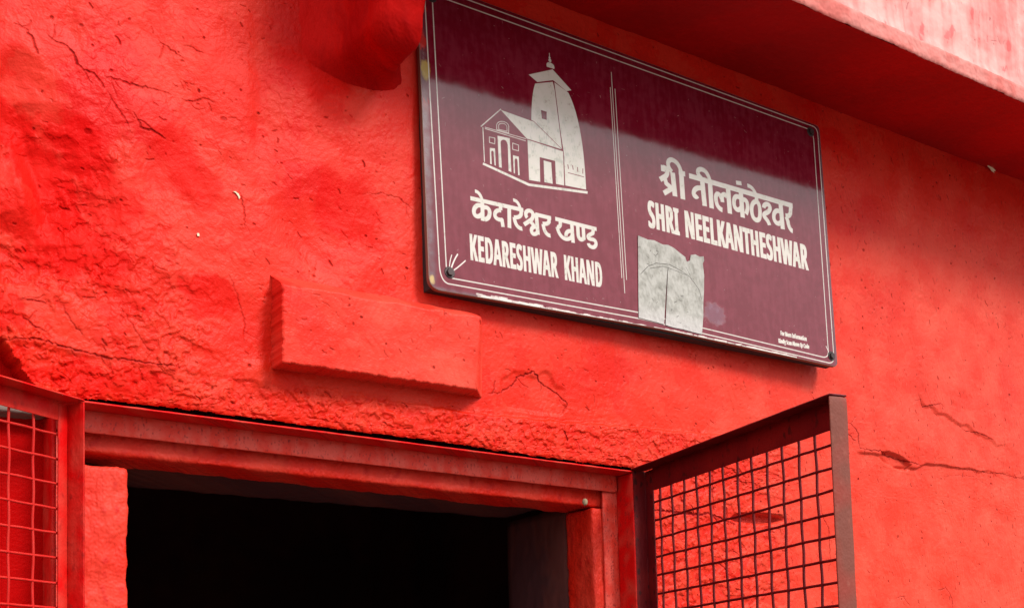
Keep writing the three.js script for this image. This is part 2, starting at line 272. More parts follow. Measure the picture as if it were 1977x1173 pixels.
// other painted surfaces
const plain = (name, tex, scale, o = {}) => new THREE.MeshPhysicalMaterial({ name, map: tex.map, bumpMap: tex.bump, bumpScale: scale, roughness: 0.55, specularIntensity: 0.38, ...o });
const stoneTex = paintTextures(41, 0.6, 512, (t) => { const a = t(9, 1), b = t(40, 2), c = t(130, 5); return { c: mix3(mix3([0.62, 0.014, 0.004], [0.63, 0.036, 0.018], 0.5 + 0.9 * a), [0.48, 0.008, 0.005], 0.7 * Math.max(0, b * 1.6 - 0.6)), h: 0.4 * b + 0.25 * c }; });
const legTex = paintTextures(50, 0.5, 512, (t) => { const a = t(26, 1), b = t(70, 2), c = t(160, 5); return { c: mix3(mix3([0.66, 0.080, 0.056], [0.65, 0.036, 0.020], 0.40 + 0.9 * a + 0.4 * b), [0.26, 0.020, 0.018], 0.7 * Math.max(0, c * 1.8 - 0.75)), h: 0.35 * b + 0.3 * c }; });
const corbelTex = paintTextures(51, 0.8, 512, (t) => { const a = t(8, 1), b = t(36, 2), c = t(120, 5); return { c: mix3([0.44, 0.003, 0.002], [0.34, 0.002, 0.002], 0.5 + a + 0.4 * b), h: 0.4 * b + 0.2 * c }; });  // red darkened so the colour itself holds the corbel's shade
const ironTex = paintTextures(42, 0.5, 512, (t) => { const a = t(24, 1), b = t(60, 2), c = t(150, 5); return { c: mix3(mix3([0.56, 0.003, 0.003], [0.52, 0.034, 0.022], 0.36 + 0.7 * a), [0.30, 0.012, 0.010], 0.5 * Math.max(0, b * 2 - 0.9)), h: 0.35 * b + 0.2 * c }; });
const shadedIronTex = paintTextures(43, 0.5, 512, (t) => { const a = t(10, 1), b = t(60, 2), c = t(160, 5); return { c: mix3(mix3([0.11, 0.003, 0.005], [0.16, 0.006, 0.006], 0.5 + a), [0.05, 0.005, 0.005], Math.max(0, b * 2 - 1)), h: 0.3 * b + 0.2 * c }; });  // right gate: shade on its left-facing sides put into a darker colour
const brownTex = paintTextures(44, 0.5, 512, (t) => { const a = t(12, 1), b = t(55, 2), c = t(170, 5); return { c: mix3(mix3([0.17, 0.045, 0.030], [0.23, 0.036, 0.024], 0.5 + 1.2 * a), [0.26, 0.070, 0.048], 0.5 * Math.max(0, b * 1.8 - 0.8)), h: 0.3 * b + 0.25 * c }; });
function fasciaTextures() {                                // sun-bleached front of the eave: pale chalk, rain streaks, flaked spots; 2.4 m by 0.8 m
  const W = 1536, H = 512, c = document.createElement('canvas'), r = random(45); c.width = W; c.height = H; const g = c.getContext('2d'); g.fillStyle = '#000'; g.fillRect(0, 0, W, H); g.lineCap = 'round';
  for (let k = 0; k < 1000; k++) { const x = r() * W, y = r() * H, d = 1.35 + (r() - 0.5) * (r() < 0.3 ? 2.5 : 0.6), l = 3 + 26 * r() * r(), b = (r() - 0.5) * 1.2; g.strokeStyle = `rgba(255,255,255,${0.25 + 0.6 * r()})`; g.lineWidth = 0.8 + 2.2 * r() * r(); g.beginPath(); g.moveTo(x, y); g.quadraticCurveTo(x + Math.cos(d + b) * l / 2, y + Math.sin(d + b) * l / 2, x + Math.cos(d) * l, y + Math.sin(d) * l); g.stroke(); }
  const I = g.getImageData(0, 0, W, H).data, col = new Uint8Array(W * H * 4), bmp = new Uint8Array(W * H * 4);
  for (let j = 0; j < H; j++) for (let i = 0; i < W; i++) {
    const x = i / W * 2.4, y = j / H * 0.8, o = (j * W + i) * 4, big = fbm(x * 2.2, y * 3 + 5, 4), rain = fbm(x * 26, y * 2.2 + 8, 3), mid = fbm(x * 9 + 3, y * 9, 4), nick = I[o] / 255 * sstep(-0.35, 0.15, big + 0.5 * mid);
    let v = mix3([0.62, 0.31, 0.28], [0.56, 0.15, 0.135], 0.40 + 0.9 * big + 0.55 * rain + 0.5 * mid); v = mix3(v, [0.56, 0.055, 0.06], 0.5 * sstep(0.46, 0.56, mid + 0.3 * rain)); v = mix3(v, [0.26, 0.04, 0.05], 0.85 * nick);
    const h = 0.55 + 0.35 * mid + 0.1 * rain - 0.08 * sstep(0.46, 0.54, mid + 0.3 * rain) - 0.35 * nick;
    for (let t = 0; t < 3; t++) { col[o + t] = clamp(srgb(v[t]), 0, 255); bmp[o + t] = clamp(255 * h, 0, 255); } col[o + 3] = bmp[o + 3] = 255;
  }
  const map = dataTexture(col, W, H, true, true), bump = dataTexture(bmp, W, H, false, true); for (const t of [map, bump]) t.repeat.set(1 / 2.4, 1 / 0.8); return { map, bump };
}
const fasciaTex = fasciaTextures();
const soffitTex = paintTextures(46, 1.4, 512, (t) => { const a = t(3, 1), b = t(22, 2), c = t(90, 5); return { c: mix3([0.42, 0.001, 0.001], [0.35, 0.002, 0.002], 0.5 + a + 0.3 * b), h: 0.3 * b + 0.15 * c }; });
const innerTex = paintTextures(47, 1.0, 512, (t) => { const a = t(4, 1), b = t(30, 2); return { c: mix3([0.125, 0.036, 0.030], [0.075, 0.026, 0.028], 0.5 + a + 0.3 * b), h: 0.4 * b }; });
const stone = plain('painted stone', stoneTex, 0.004), iron = plain('red painted iron', ironTex, 0.0018, { roughness: 0.5, specularIntensity: 0.22 }), legIron = plain('worn pinkish iron', legTex, 0.002, { roughness: 0.5 }), corbelPaint = plain('shade darkened corbel paint', corbelTex, 0.003, { roughness: 0.7, specularIntensity: 0.1 }), maroon = plain('shade darkened iron', shadedIronTex, 0.001, { roughness: 0.5 }), brown = plain('faded brown iron', brownTex, 0.0012, { roughness: 0.6 });
const stripTex = paintTextures(49, 1.4, 512, (t) => { const a = t(4, 1), b = t(22, 2), c = t(80, 3); return { c: mix3([0.55, 0.19, 0.165], [0.50, 0.12, 0.10], 0.45 + 1.1 * a + 0.7 * b), h: 0.4 * b + 0.3 * c }; });
const strip = plain('pink drip strip', stripTex, 0.005, { roughness: 0.8 });
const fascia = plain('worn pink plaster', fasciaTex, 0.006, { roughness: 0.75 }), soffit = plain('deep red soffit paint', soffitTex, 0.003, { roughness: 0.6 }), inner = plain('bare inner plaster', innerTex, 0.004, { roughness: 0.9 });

const building = thing('red_building', 'red painted plaster wall of a shrine with a dark doorway under a concrete eave', 'building');
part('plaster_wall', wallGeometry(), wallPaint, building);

// masonry core behind the plaster and the dark room behind the doorway
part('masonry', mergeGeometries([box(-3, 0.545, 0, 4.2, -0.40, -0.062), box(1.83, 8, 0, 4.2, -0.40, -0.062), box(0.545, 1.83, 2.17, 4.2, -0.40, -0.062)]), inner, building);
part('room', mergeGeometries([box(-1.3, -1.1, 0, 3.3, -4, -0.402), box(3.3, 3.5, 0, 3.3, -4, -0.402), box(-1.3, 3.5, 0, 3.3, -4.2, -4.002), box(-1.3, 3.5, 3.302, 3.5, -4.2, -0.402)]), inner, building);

// eave: sloping soffit, drip strip and worn front
function sweep(profile, x0, x1, nx, cell, amp) {           // a strip along x that follows a (z, y) profile
  const pts = []; for (let k = 0; k < profile.length - 1; k++) { const [z0, y0] = profile[k], [z1, y1] = profile[k + 1], n = Math.max(1, Math.round(Math.hypot(z1 - z0, y1 - y0) / cell)); for (let i = 0; i < n; i++) pts.push([mix(z0, z1, i / n), mix(y0, y1, i / n)]); } pts.push(profile[profile.length - 1]);
  const pos = [], uv = [], idx = []; let arc = 0;
  pts.forEach(([z, y], j) => {
    if (j) arc += Math.hypot(z - pts[j - 1][0], y - pts[j - 1][1]);
    for (let i = 0; i <= nx; i++) { const x = mix(x0, x1, i / nx), k = amp * (fbm(x * 7, arc * 7 + 5, 3) + 0.5 * n2b(x * 40, arc * 40)); pos.push(x, y + k * (Math.abs(z - 0.345) < 0.02 ? 0.5 : 1), z + k); uv.push(x, arc); }
  });
  for (let j = 0; j < pts.length - 1; j++) for (let i = 0; i < nx; i++) { const a = j * (nx + 1) + i, b = a + 1, c = a + nx + 1, d = c + 1; idx.push(a, b, d, a, d, c); }
  const g = new THREE.BufferGeometry(); g.setAttribute('position', new THREE.Float32BufferAttribute(pos, 3)); g.setAttribute('uv', new THREE.Float32BufferAttribute(uv, 2)); g.setIndex(idx); g.computeVertexNormals(); return g;
}
const eave = new THREE.Group(); eave.name = 'eave'; building.add(eave);
const EAVE_L = 1.06, EAVE_R = 6;
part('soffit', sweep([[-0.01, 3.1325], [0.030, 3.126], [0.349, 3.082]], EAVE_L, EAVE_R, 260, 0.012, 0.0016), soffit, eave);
part('drip_strip', sweep([[0.349, 3.082], [0.352, 3.085], [0.353, 3.121], [0.350, 3.125], [0.343, 3.126]], EAVE_L, EAVE_R, 520, 0.006, 0.0022), strip, eave);
part('fascia', sweep([[0.343, 3.126], [0.338, 3.15], [0.325, 3.60], [0.28, 3.62], [-0.01, 3.66]], EAVE_L, EAVE_R, 420, 0.012, 0.0035), fascia, eave);
part('end_cap', box(EAVE_L - 0.03, EAVE_L, 3.095, 3.62, 0, 0.338), fascia, eave);

// corbel under the end of the eave, plastered into the wall
{
  const R = 40, S = 120, pos = [], uv = [], idx = [];
  // outline in the wall plane at depth t (0 wall, 1 front), as a U shape: down the left, round the foot, up the right
  for (let k = 0; k <= R; k++) {
    const t = k / R, tt = Math.pow(t, 0.85);
    const flare = Math.pow(1 - Math.min(1, t / 0.8), 5);
    const z = t < 0.8 ? -0.012 + 0.172 * Math.pow(t / 0.8, 1.25) : 0.16 + 0.035 * Math.sin((t - 0.8) / 0.2 * Math.PI / 2);
    const roundIn = t < 0.8 ? 0 : 1 - Math.cos((t - 0.8) / 0.2 * Math.PI / 2);
    const xl = mix(1.070, 0.960, flare) + roundIn * 0.022 + 0.012 * t, xr = mix(1.192, 1.262, flare) - roundIn * 0.030, yb = mix(2.797, 2.802, tt) - 0.035 * flare + roundIn * 0.05, rc = 0.042 + 0.03 * flare;
    for (let i = 0; i <= S; i++) {
      const u = i / S; let x, y; const w = (xr - xl) / 2, cx = (xl + xr) / 2;
      if (u < 0.4) { x = xl; y = mix(3.2, yb + rc, u / 0.4); }
      else if (u > 0.6) { x = xr; y = mix(yb + rc, 3.2, (u - 0.6) / 0.4); }
      else { const a = Math.PI * (1 + (u - 0.4) / 0.2); const ca = Math.cos(a), sa = Math.sin(a); const e = (v) => Math.sign(v) * Math.pow(Math.abs(v), 0.78); x = cx + w * e(ca); y = yb + rc + rc * e(sa); }
      const k2 = 0.0035 * (n3(x * 9, y * 9, z * 9) + 0.28 * n3(x * 34, y * 30, z * 34));
      const lift = Math.sqrt(clamp((y - 2.785) / 0.20)); const zz = z > 0 ? z * mix(0.62, 1, lift) : z;
      pos.push(x + k2, y + k2 + 0.018, zz + k2); uv.push(x + z, y + z * 0.5);
    }
  }
  for (let k = 0; k < R; k++) for (let i = 0; i < S; i++) { const a = k * (S + 1) + i, b = a + 1, c = a + S + 1, d = c + 1; idx.push(a, b, d, a, d, c); }
  // close the front
  const ring = R * (S + 1); for (let i = 0; i < S / 2; i++) { const a = ring + i, b = ring + i + 1, c = ring + S - i, d = ring + S - i - 1; if (b < d) idx.push(a, b, d, a, d, c); else idx.push(a, b, c); }
  const g = new THREE.BufferGeometry(); g.setAttribute('position', new THREE.Float32BufferAttribute(pos, 3)); g.setAttribute('uv', new THREE.Float32BufferAttribute(uv, 2)); g.setIndex(idx); g.computeVertexNormals();
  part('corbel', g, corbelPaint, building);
}

// raised stone plaque above the door: square edges left and below, washed into the wall above and to the right
{
  const nx = 170, ny = 86, pos = [], uv = [], idx = [], D = 0.050, xl = 0.9350, xr = 1.424, yt = 2.398;
  for (let j = -3; j <= ny + 1; j++) for (let i = -3; i <= nx + 1; i++) {
    const a = clamp(i / nx), b = clamp(j / ny), yb = mix(2.2045, 2.2085, a); let x = mix(xl, xr, a), y = mix(yb, yt, b), z = D;
    const flat = mix(0.850, 0.895, b), rt = sstep(flat, 1, a); z = mix(z, -0.012, Math.pow(rt, 0.8));
    const top = mix(2.349, 2.360, a) + 0.003 * n2(x * 12, 1); if (y > top) z = mix(z, -0.010, Math.pow(sstep(0, 1, (y - top) / (yt - top)), 0.8));
    z += 0.0012 * fbm(x * 16, y * 16, 3);
    x += a < 0.03 ? 0.0018 * n2(y * 45, 2) + 0.001 * n2(y * 140, 5) : 0; y += b < 0.03 ? 0.0016 * n2(x * 45, 7) + 0.0009 * n2(x * 140, 3) : 0;
    if (i === 0 || j === 0) z -= 0.0022;
    if (i < 0) { z = mix(z - 0.003, -0.02, (-i - 1) / 2); x += 0.0008; } if (j < 0) { z = mix(z - 0.003, -0.02, (-j - 1) / 2); y += 0.0008; }
    if (i > nx || j > ny) z = -0.03;
    pos.push(x, y, z); uv.push((x + 1.25 - WX0) / (WX1 - WX0), (y + 0.2 - WY0) / (WY1 - WY0));
  }
  const n = nx + 5, m = ny + 5; for (let j = 0; j < m - 1; j++) for (let i = 0; i < n - 1; i++) { const a = j * n + i, b = a + 1, c = a + n, d = c + 1; idx.push(a, b, d, a, d, c); }
  const g = new THREE.BufferGeometry(); g.setAttribute('position', new THREE.Float32BufferAttribute(pos, 3)); g.setAttribute('uv', new THREE.Float32BufferAttribute(uv, 2)); g.setIndex(idx); g.computeVertexNormals();
  part('plaque', g, wallPaint, building, 'blank raised plaster plaque above the doorway');
}
part('mortar_patch', roughBox(0.40, 0.534, 2.070, 2.094, -0.05, -0.008, 0.004, 0.003, 20, 0.005), new THREE.MeshStandardMaterial({ name: 'grey mortar', color: new THREE.Color().setRGB(0.17, 0.12, 0.10), roughness: 0.95 }), building);

// stone door surround
{
  const g = roughBox(0.56, 1.80, 2.0165, 2.078, -0.16, -0.060, 0.005, 0.0034, 9, 0.005), p = g.attributes.position;
  for (let i = 0; i < p.count; i++) p.setY(i, p.getY(i) + clamp((2.078 - p.getY(i)) / 0.06) * (1.69 - p.getX(i)) * 0.0112);
  part('lintel', g, stone, building);
}
part('door_jamb', roughBox(0.50, 0.683, 0.0, 2.004, -0.15, -0.050, 0.007, 0.0042, 14, 0.006), stone, building);
part('door_jamb', roughBox(1.723, 1.83, 0.0, 2.013, -0.15, -0.050, 0.006, 0.003, 14, 0.007), stone, building);
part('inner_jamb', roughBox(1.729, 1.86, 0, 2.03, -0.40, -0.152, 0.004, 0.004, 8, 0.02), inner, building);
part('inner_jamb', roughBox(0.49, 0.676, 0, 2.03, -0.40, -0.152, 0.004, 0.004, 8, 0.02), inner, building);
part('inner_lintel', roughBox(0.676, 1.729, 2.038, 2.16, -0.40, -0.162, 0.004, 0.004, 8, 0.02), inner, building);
part('threshold', box(0.545, 1.83, 0, 0.06, -0.40, -0.03), stone, building);

// iron angle frame round the opening: head and two sides, each an L of flange and leg
const doorFrame = new THREE.Group(); doorFrame.name = 'door_frame'; building.add(doorFrame);
function bar(x0, x1, y0, y1, z0, z1, amp = 0.0007, cell = 0.008) { const t = Math.min(x1 - x0, y1 - y0, z1 - z0); return roughBox(x0, x1, y0, y1, z0, z1, Math.min(0.0018, t * 0.42), amp, 16, cell, 0.7); }
{
  const tilt = (g) => { g.rotateZ(-0.0075); g.translate(0.536, 2.1006, 0); return g; };
  part('head_flange', tilt(bar(0, 1.260, -0.005, 0, -0.050, 0.010)), iron, doorFrame);
  part('head_leg', tilt(bar(0.012, 1.250, -0.0425, -0.0045, -0.043, -0.036)), legIron, doorFrame);
  for (const [fx, lx] of [[0.5370, 0.5455], [1.7905, 1.749]]) {
    const right = fx > 1;
    part('side_flange', bar(fx, fx + (right ? 0.0055 : 0.0085), 0.0, right ? 2.0855 : 2.0945, -0.050, 0.010), iron, doorFrame);
    part('side_leg', bar(lx, lx + 0.041, 0.0, right ? 2.05 : 2.054, -0.0495, -0.0425), legIron, doorFrame);
  }
}

// ---------------------------------------------------------------- the sign board
const SIGN_W = 1.186, SIGN_TOP = -0.024, SIGN_BOTTOM = 0.642;
// outlines of the printed letters and the shrine drawing, millimetres from the board's top left corner (stroke width, path)
const NAGARI_LEFT = [
  [8.5, 'M 107 429 L 239 427'],
  [8.5, 'M 270 430 L 311 430'],
  [8.5, 'M 322 429 L 434 430'],
  [7, 'M 119 411 C 129 411 133 418 135 425'],
  [9, 'M 136 425 L 135 472'],
  [9, 'M 135 441 C 125 436 115 446 114 456 C 114 467 125 469 135 456'],
  [9, 'M 136 444 C 145 438 154 441 153 451 C 152 461 148 465 140 468'],
  [8.5, 'M 181 428 L 181 439'],
  [8.5, 'M 182 440 C 171 440 165 447 166 454 C 167 461 177 462 183 460 L 185 475'],
  [9, 'M 203 428 L 201 474'],
  [7, 'M 214 410 C 224 409 229 416 231 425'],
  [8.5, 'M 233 429 L 233 436 C 231 444 222 447 214 448'],
  [8.5, 'M 215 448 C 215 461 222 471 234 469'],
  [8.5, 'M 248 442 C 240 434 248 424 257 425 C 267 426 265 440 256 446 L 239 459'],
  [8.5, 'M 253 446 L 266 457'],
  [9, 'M 272 428 L 274 474'],
  [8.5, 'M 273 458 C 262 456 254 466 259 473 C 263 478 273 472 274 466'],
  [8.5, 'M 305 432 L 305 439 C 301 446 295 446 288 447'],
  [8.5, 'M 289 448 C 290 462 296 471 307 470'],
  [8.5, 'M 335 431 L 335 439 C 333 446 328 447 325 446'],
  [8.5, 'M 326 447 C 329 462 339 473 354 468 C 365 464 366 457 366 454'],
  [9, 'M 366 433 L 367 474'],
  [8.5, 'M 366 449 C 356 447 347 455 349 463'],
  [9, 'M 382 433 L 382 453 C 383 466 394 464 398 455'],
  [9, 'M 397 433 L 397 461'],
  [8.5, 'M 425 431 L 423 441 C 416 446 409 448 409 453 C 410 460 424 452 429 459 C 433 466 426 474 419 474 C 413 474 410 472 409 467'],
];
const NAGARI_RIGHT = [
  [10, 'M 688 241 L 708 241'],
  [10.5, 'M 720 242 L 1064 243'],
  [10, 'M 640 235 L 640 250'],
  [10, 'M 641 240 C 658 238 655 254 645 261 L 629 272'],
  [10, 'M 643 261 L 647 277 L 665 286'],
  [10, 'M 638 303 L 665 285'],
  [12, 'M 669 246 L 672 303'],
  [12, 'M 696 240 L 696 305'],
  [9.5, 'M 667 245 C 650 232 656 218 668 215 C 684 214 693 225 696 240'],
  [10, 'M 763 266 C 750 261 731 271 731 284 C 733 291 739 291 743 286'],
  [12, 'M 761 241 L 764 307'],
  [12, 'M 786 241 L 786 308'],
  [9.5, 'M 760 240 C 742 230 748 219 761 217 C 776 216 784 227 786 242'],
  [12, 'M 844 244 L 845 309'],
  [10, 'M 840 270 C 834 260 823 264 822 275 L 823 285'],
  [10, 'M 821 278 C 815 260 799 267 802 285 C 803 300 813 304 821 305'],
  [12, 'M 886 246 L 887 310'],
  [10, 'M 887 264 C 871 253 859 264 861 283 C 863 298 880 297 887 280'],
  [10, 'M 887 266 C 902 258 909 267 905 285 L 899 299'],
  [15, 'M 881 219 L 882 229'],
  [10, 'M 939 244 L 938 258'],
  [10, 'M 937 259 C 919 263 915 286 922 301 C 930 312 944 307 946 293 C 949 276 947 258 937 259'],
  [8, 'M 910 224 C 927 223 935 234 939 245'],
  [10, 'M 961 270 C 963 256 985 253 983 267 C 978 281 961 282 960 289 C 960 296 973 296 977 311'],
  [12, 'M 1021 246 L 1023 312'],
  [10, 'M 1021 269 C 1005 262 993 275 994 289 C 997 305 1015 304 1022 289'],
  [10, 'M 1057 247 L 1054 265 C 1049 274 1043 274 1036 274'],
  [10, 'M 1038 277 L 1043 287 C 1044 301 1050 309 1058 310'],
];
const SHRINE_FILL = [
  'M 271 116 L 336 86 L 385 121 L 371 127 L 336 111 L 293 127 Z',
  'M 287 132 L 335 115 L 339 134 L 348 238 L 350 265 L 279 220 L 272 218 C 274 188 277 157 287 132 Z',
  'M 339 115 L 376 129 C 402 170 412 241 411 344 L 354 347 L 355 273 L 349 226 Z',
  'M 195 216 L 278 221 L 349 266 L 259 264 Z',
  'M 259 266 L 353 270 L 351 348 L 329 349 L 330 297 L 289 298 L 287 354 L 258 356 Z',
  'M 299 303 L 319 303 L 320 351 L 298 352 Z',
  'M 143 344 L 258 364 L 415 347 L 414 353 L 256 370 L 141 349 Z',
  'M 182 276 L 213 274 L 213 349 L 206 348 L 207 290 C 205 276 191 280 189 289 L 189 345 L 182 345 Z',
  'M 161 308 L 174 306 L 174 344 L 171 343 L 170 317 C 170 311 165 311 164 317 L 164 343 L 160 343 Z',
  'M 219 310 L 234 310 L 234 351 L 230 352 L 230 320 C 230 314 224 314 223 321 L 222 350 L 219 350 Z',
];
const SHRINE_LINE = [
  [2.2, 'M 141 266 L 194 214'],
  [1.8, 'M 195 216 L 259 264'],
  [2.2, 'M 146 266 L 146 342'],
  [1.6, 'M 151 268 L 254 270'],
  [1.4, 'M 151 265 L 255 265'],
  [1.6, 'M 161 284 L 175 283 L 174 296 L 161 296 Z'],
  [1.6, 'M 220 283 L 235 284 L 234 297 L 219 297 Z'],
  [1.5, 'M 181 263 L 181 253 C 184 239 211 236 212 248 L 211 263 Z'],
  [1.3, 'M 186 261 L 186 252 C 190 244 206 242 207 250 L 207 260 Z'],
];
const SHRINE_DARK = [
  [1.6, 'M 363 316 L 407 316'],
  [2, 'M 364 297 L 365 307'],
  [2, 'M 377 296 L 378 306'],
  [2, 'M 390 297 L 391 308'],
  [2, 'M 405 297 L 404 309'],
  [0, 'M 299 189 L 314 189 L 313 208 L 300 208 Z'],
];

function signTextures() {
  const W = 2048, s = W / 1186, H = Math.round((SIGN_BOTTOM - SIGN_TOP) * 1000 * s), c = document.createElement('canvas'); c.width = W; c.height = H;
  const g = c.getContext('2d'), r = random(91);
  g.fillStyle = '#000'; g.fillRect(0, 0, W, H);
  g.setTransform(s, 0, 0, s, 0, 24 * s); g.lineCap = 'butt'; g.lineJoin = 'round';
  const ink = '#fff', ground = '#000';
  const stroke = (w, d, style = ink) => { g.lineWidth = w; g.strokeStyle = style; g.stroke(new Path2D(d)); }, fill = (d, style = ink) => { g.fillStyle = style; g.fill(new Path2D(d)); };
  // double border, rounded at the lower corners
  stroke(2.6, 'M 18 30 L 26 590 Q 28 621 46 622 L 539 616 L 1148 634 Q 1174 636 1174 612 L 1177 26 Q 1176 11 1160 10 L 126 -9 L 30 -11 Q 18 -11 18 10 Z');
  stroke(2.6, 'M 36 30 L 42 588 Q 43 609 58 609 L 540 602 L 1132 622 Q 1156 622 1155 600 L 1160 50 Q 1160 24 1140 22 L 94 7 L 46 6 Q 36 6 36 20 Z');
  for (const [x0, y0, x1, y1] of [[502, 46, 504, 564], [496.5, 84, 498, 530], [510, 84, 511.5, 532]]) stroke(1.7, `M ${x0} ${y0} L ${x1} ${y1}`);
  for (const d of SHRINE_FILL) fill(d);
  for (const [w, d] of SHRINE_LINE) stroke(w, d);
  for (const [w, d] of SHRINE_DARK) (w ? stroke(w, d, ground) : fill(d, ground));
  fill('M 321 84 C 318 76 324 72 330 72 C 338 72 343 76 341 84 Z'); fill('M 326 67 A 4 4 0 1 0 334 67 A 4 4 0 1 0 326 67 Z'); stroke(1.8, 'M 330 72 L 329.6 50'); fill('M 327 61 A 2.6 2.6 0 1 0 332.2 61 A 2.6 2.6 0 1 0 327 61 Z');
  g.lineCap = 'butt';
  for (const [w, d] of NAGARI_LEFT) stroke(w * 1.04, d);
  for (const [w, d] of NAGARI_RIGHT) stroke(w * 1.2, d);
  const caps = (text, x, y, width, cap, weight, tilt, lean = 0) => {  // condensed capitals: a bold face squeezed to its width, then thickened sideways
    g.save(); g.font = 'bold 100px sans-serif'; const k = cap / 71.4, w = g.measureText(text).width;
    g.transform(1, tilt, lean, 1, x, y); g.fillStyle = ink;
    for (let dx = -weight; dx <= weight + 1e-6; dx += weight / 3) { g.save(); g.translate(dx + weight, 0); g.scale((width - 2 * weight) / w, k); g.fillText(text, 0, 0); g.restore(); }
    g.restore();
  };
  caps('KEDARESHWAR', 98, 562, 225, 56, 0.9, -0.003); caps('KHAND', 337, 562, 107, 56, 0.9, -0.003);
  caps('SHRI', 584, 394.5, 97, 64, 1.6, 0.015); caps('NEELKANTHESHWAR', 694, 396, 412, 65, 1.6, 0.017);
  caps('For More Information', 988, 587, 92, 11, 0.5, 0.02); caps('Kindly Scan Above Qr Code', 979, 608, 108, 11, 0.5, 0);
  const I = g.getImageData(0, 0, W, H).data;
  // wear: paint rubbed off to bare metal, scratches by the bolts
  g.setTransform(1, 0, 0, 1, 0, 0); g.fillStyle = '#000'; g.fillRect(0, 0, W, H); g.setTransform(s, 0, 0, s, 0, 24 * s); g.lineCap = 'round';
  for (let k = 0; k < 420; k++) { const x = 110 + r() * 900, y = mix(633, 625, r()) + (x > 600 ? 8 * (x - 600) / 580 : 3 * (1 - Math.abs(x - 350) / 350)); g.lineWidth = 1 + 4 * r(); g.strokeStyle = `rgba(255,255,255,${0.3 + 0.6 * r()})`; g.beginPath(); g.moveTo(x, y + 3); g.lineTo(x + 6 + 40 * r() * r(), y + 3 + (r() - 0.5) * 2); g.stroke(); }
  for (const [w, d] of [[3, 'M 52 592 Q 60 570 70 556'], [2.5, 'M 56 594 Q 74 580 88 566'], [2, 'M 49 590 Q 50 574 56 560'], [2, 'M 1158 612 Q 1154 600 1148 592']]) stroke(w, d);
  for (let k = 0; k < 260; k++) { const x = 30 + r() * 1130, y = 10 + r() * 600; g.lineWidth = 0.5 + 0.8 * r(); g.strokeStyle = `rgba(255,255,255,${0.08 + 0.3 * r() * r()})`; const a = r() * 6.3, l = 1 + 9 * r() * r(); g.beginPath(); g.moveTo(x, y); g.lineTo(x + Math.cos(a) * l, y + Math.sin(a) * l); g.stroke(); }
  const B = g.getImageData(0, 0, W, H).data;
  const col = new Uint8Array(W * H * 4), bmp = new Uint8Array(W * H * 4), rgh = new Uint8Array(W * H * 4);
  for (let j = 0; j < H; j++) for (let i = 0; i < W; i++) {
    const x = i / s, y = j / s - 24, o = ((H - 1 - j) * W + i) * 4, q = (j * W + i) * 4, bare = B[q] / 255;
    const big = fbm(x * 0.006, y * 0.006, 3), streak = fbm(x * 0.05, y * 0.008 + 3, 3), mott = fbm(x * 0.03 + 7, y * 0.03, 4), fine = n2b(x * 0.9, y * 0.9);
    let c = mix3([0.130, 0.0035, 0.013], [0.160, 0.011, 0.024], 0.45 + 0.8 * big + 0.8 * streak + 0.8 * mott);
    const border = Math.max(sstep(24, 8, x), sstep(1172, 1182, x), sstep(632, 640, y - 8 * (x / 1186) + 4)); c = mix3(c, [0.10, 0.055, 0.065], border * (0.55 + 0.5 * mott));
    c = mix3(c, [0.45, 0.02, 0.015], sstep(20, 12, x + 6 * n2(y * 0.03, 1)) * sstep(0.25, 0.5, n2(y * 0.012, 9) + 0.3 * n2(x * 0.3, y * 0.05)) * sstep(280, 200, y));     // red wall paint slopped on the edge
    c = mix3(c, [0.42, 0.30, 0.06], sstep(14, 8, Math.hypot((x - 12) * 1.0, (y - 178) * 0.55) + 5 * mott) * 0.8);
    c = mix3(c, [0.42, 0.28, 0.10], sstep(8, 4, Math.hypot(x - 7, (y - 618) * 0.6) + 4 * mott));
    const pr = I[q] / 255, stainShade = sstep(0.12, 0.5, fbm(x * 0.028 + 2, y * 0.024, 4) + 0.25 * n2(x * 0.2, y * 0.05)) * sstep(150, 240, y) * sstep(440, 380, x + y * 0.1) * sstep(380, 350, y);
    const white = mix3(mix3([0.56, 0.51, 0.46], [0.52, 0.49, 0.42], 0.5 + mott), [0.28, 0.29, 0.24], 0.55 * stainShade + 0.12 * Math.max(0, mott));
    c = mix3(c, white, pr * (1 - 0.25 * sstep(0.32, 0.5, n2(x * 0.11, y * 0.11)) * sstep(0.2, 0.4, mott)));
    const sm = Math.hypot((x - 772) / 36, (y - 568) / 30) + 0.13 * n2(x * 0.05 + 5, y * 0.07) + 0.09 * n2(x * 0.3, y * 0.3); c = mix3(c, mix3([0.19, 0.105, 0.14], [0.36, 0.25, 0.27], sstep(0.7, 0.95, sm)), sstep(1.06, 0.66, sm) * (0.45 + 0.35 * fine + 0.5 * Math.max(0, mott)));
    c = mix3(c, [0.66, 0.60, 0.54], bare * 0.9);
    const k = 1 + 0.05 * fine; for (let t = 0; t < 3; t++) col[o + t] = clamp(srgb(Math.max(0, c[t] * k)), 0, 255);
    bmp[o] = bmp[o + 1] = bmp[o + 2] = clamp(128 + 14 * fbm(x * 0.02, y * 0.02, 2) + 3 * streak + 4 * mott + 2 * fine + 8 * pr, 0, 255);
    rgh[o] = rgh[o + 1] = rgh[o + 2] = clamp(255 * (0.065 + 0.06 * Math.max(-0.4, mott) + 0.04 * streak + 0.03 * fine + 0.12 * pr + 0.35 * bare + 0.2 * border), 20, 255);
    col[o + 3] = bmp[o + 3] = rgh[o + 3] = 255;
  }
  const out = { map: dataTexture(col, W, H, true), bumpMap: dataTexture(bmp, W, H, false), roughnessMap: dataTexture(rgh, W, H, false) };
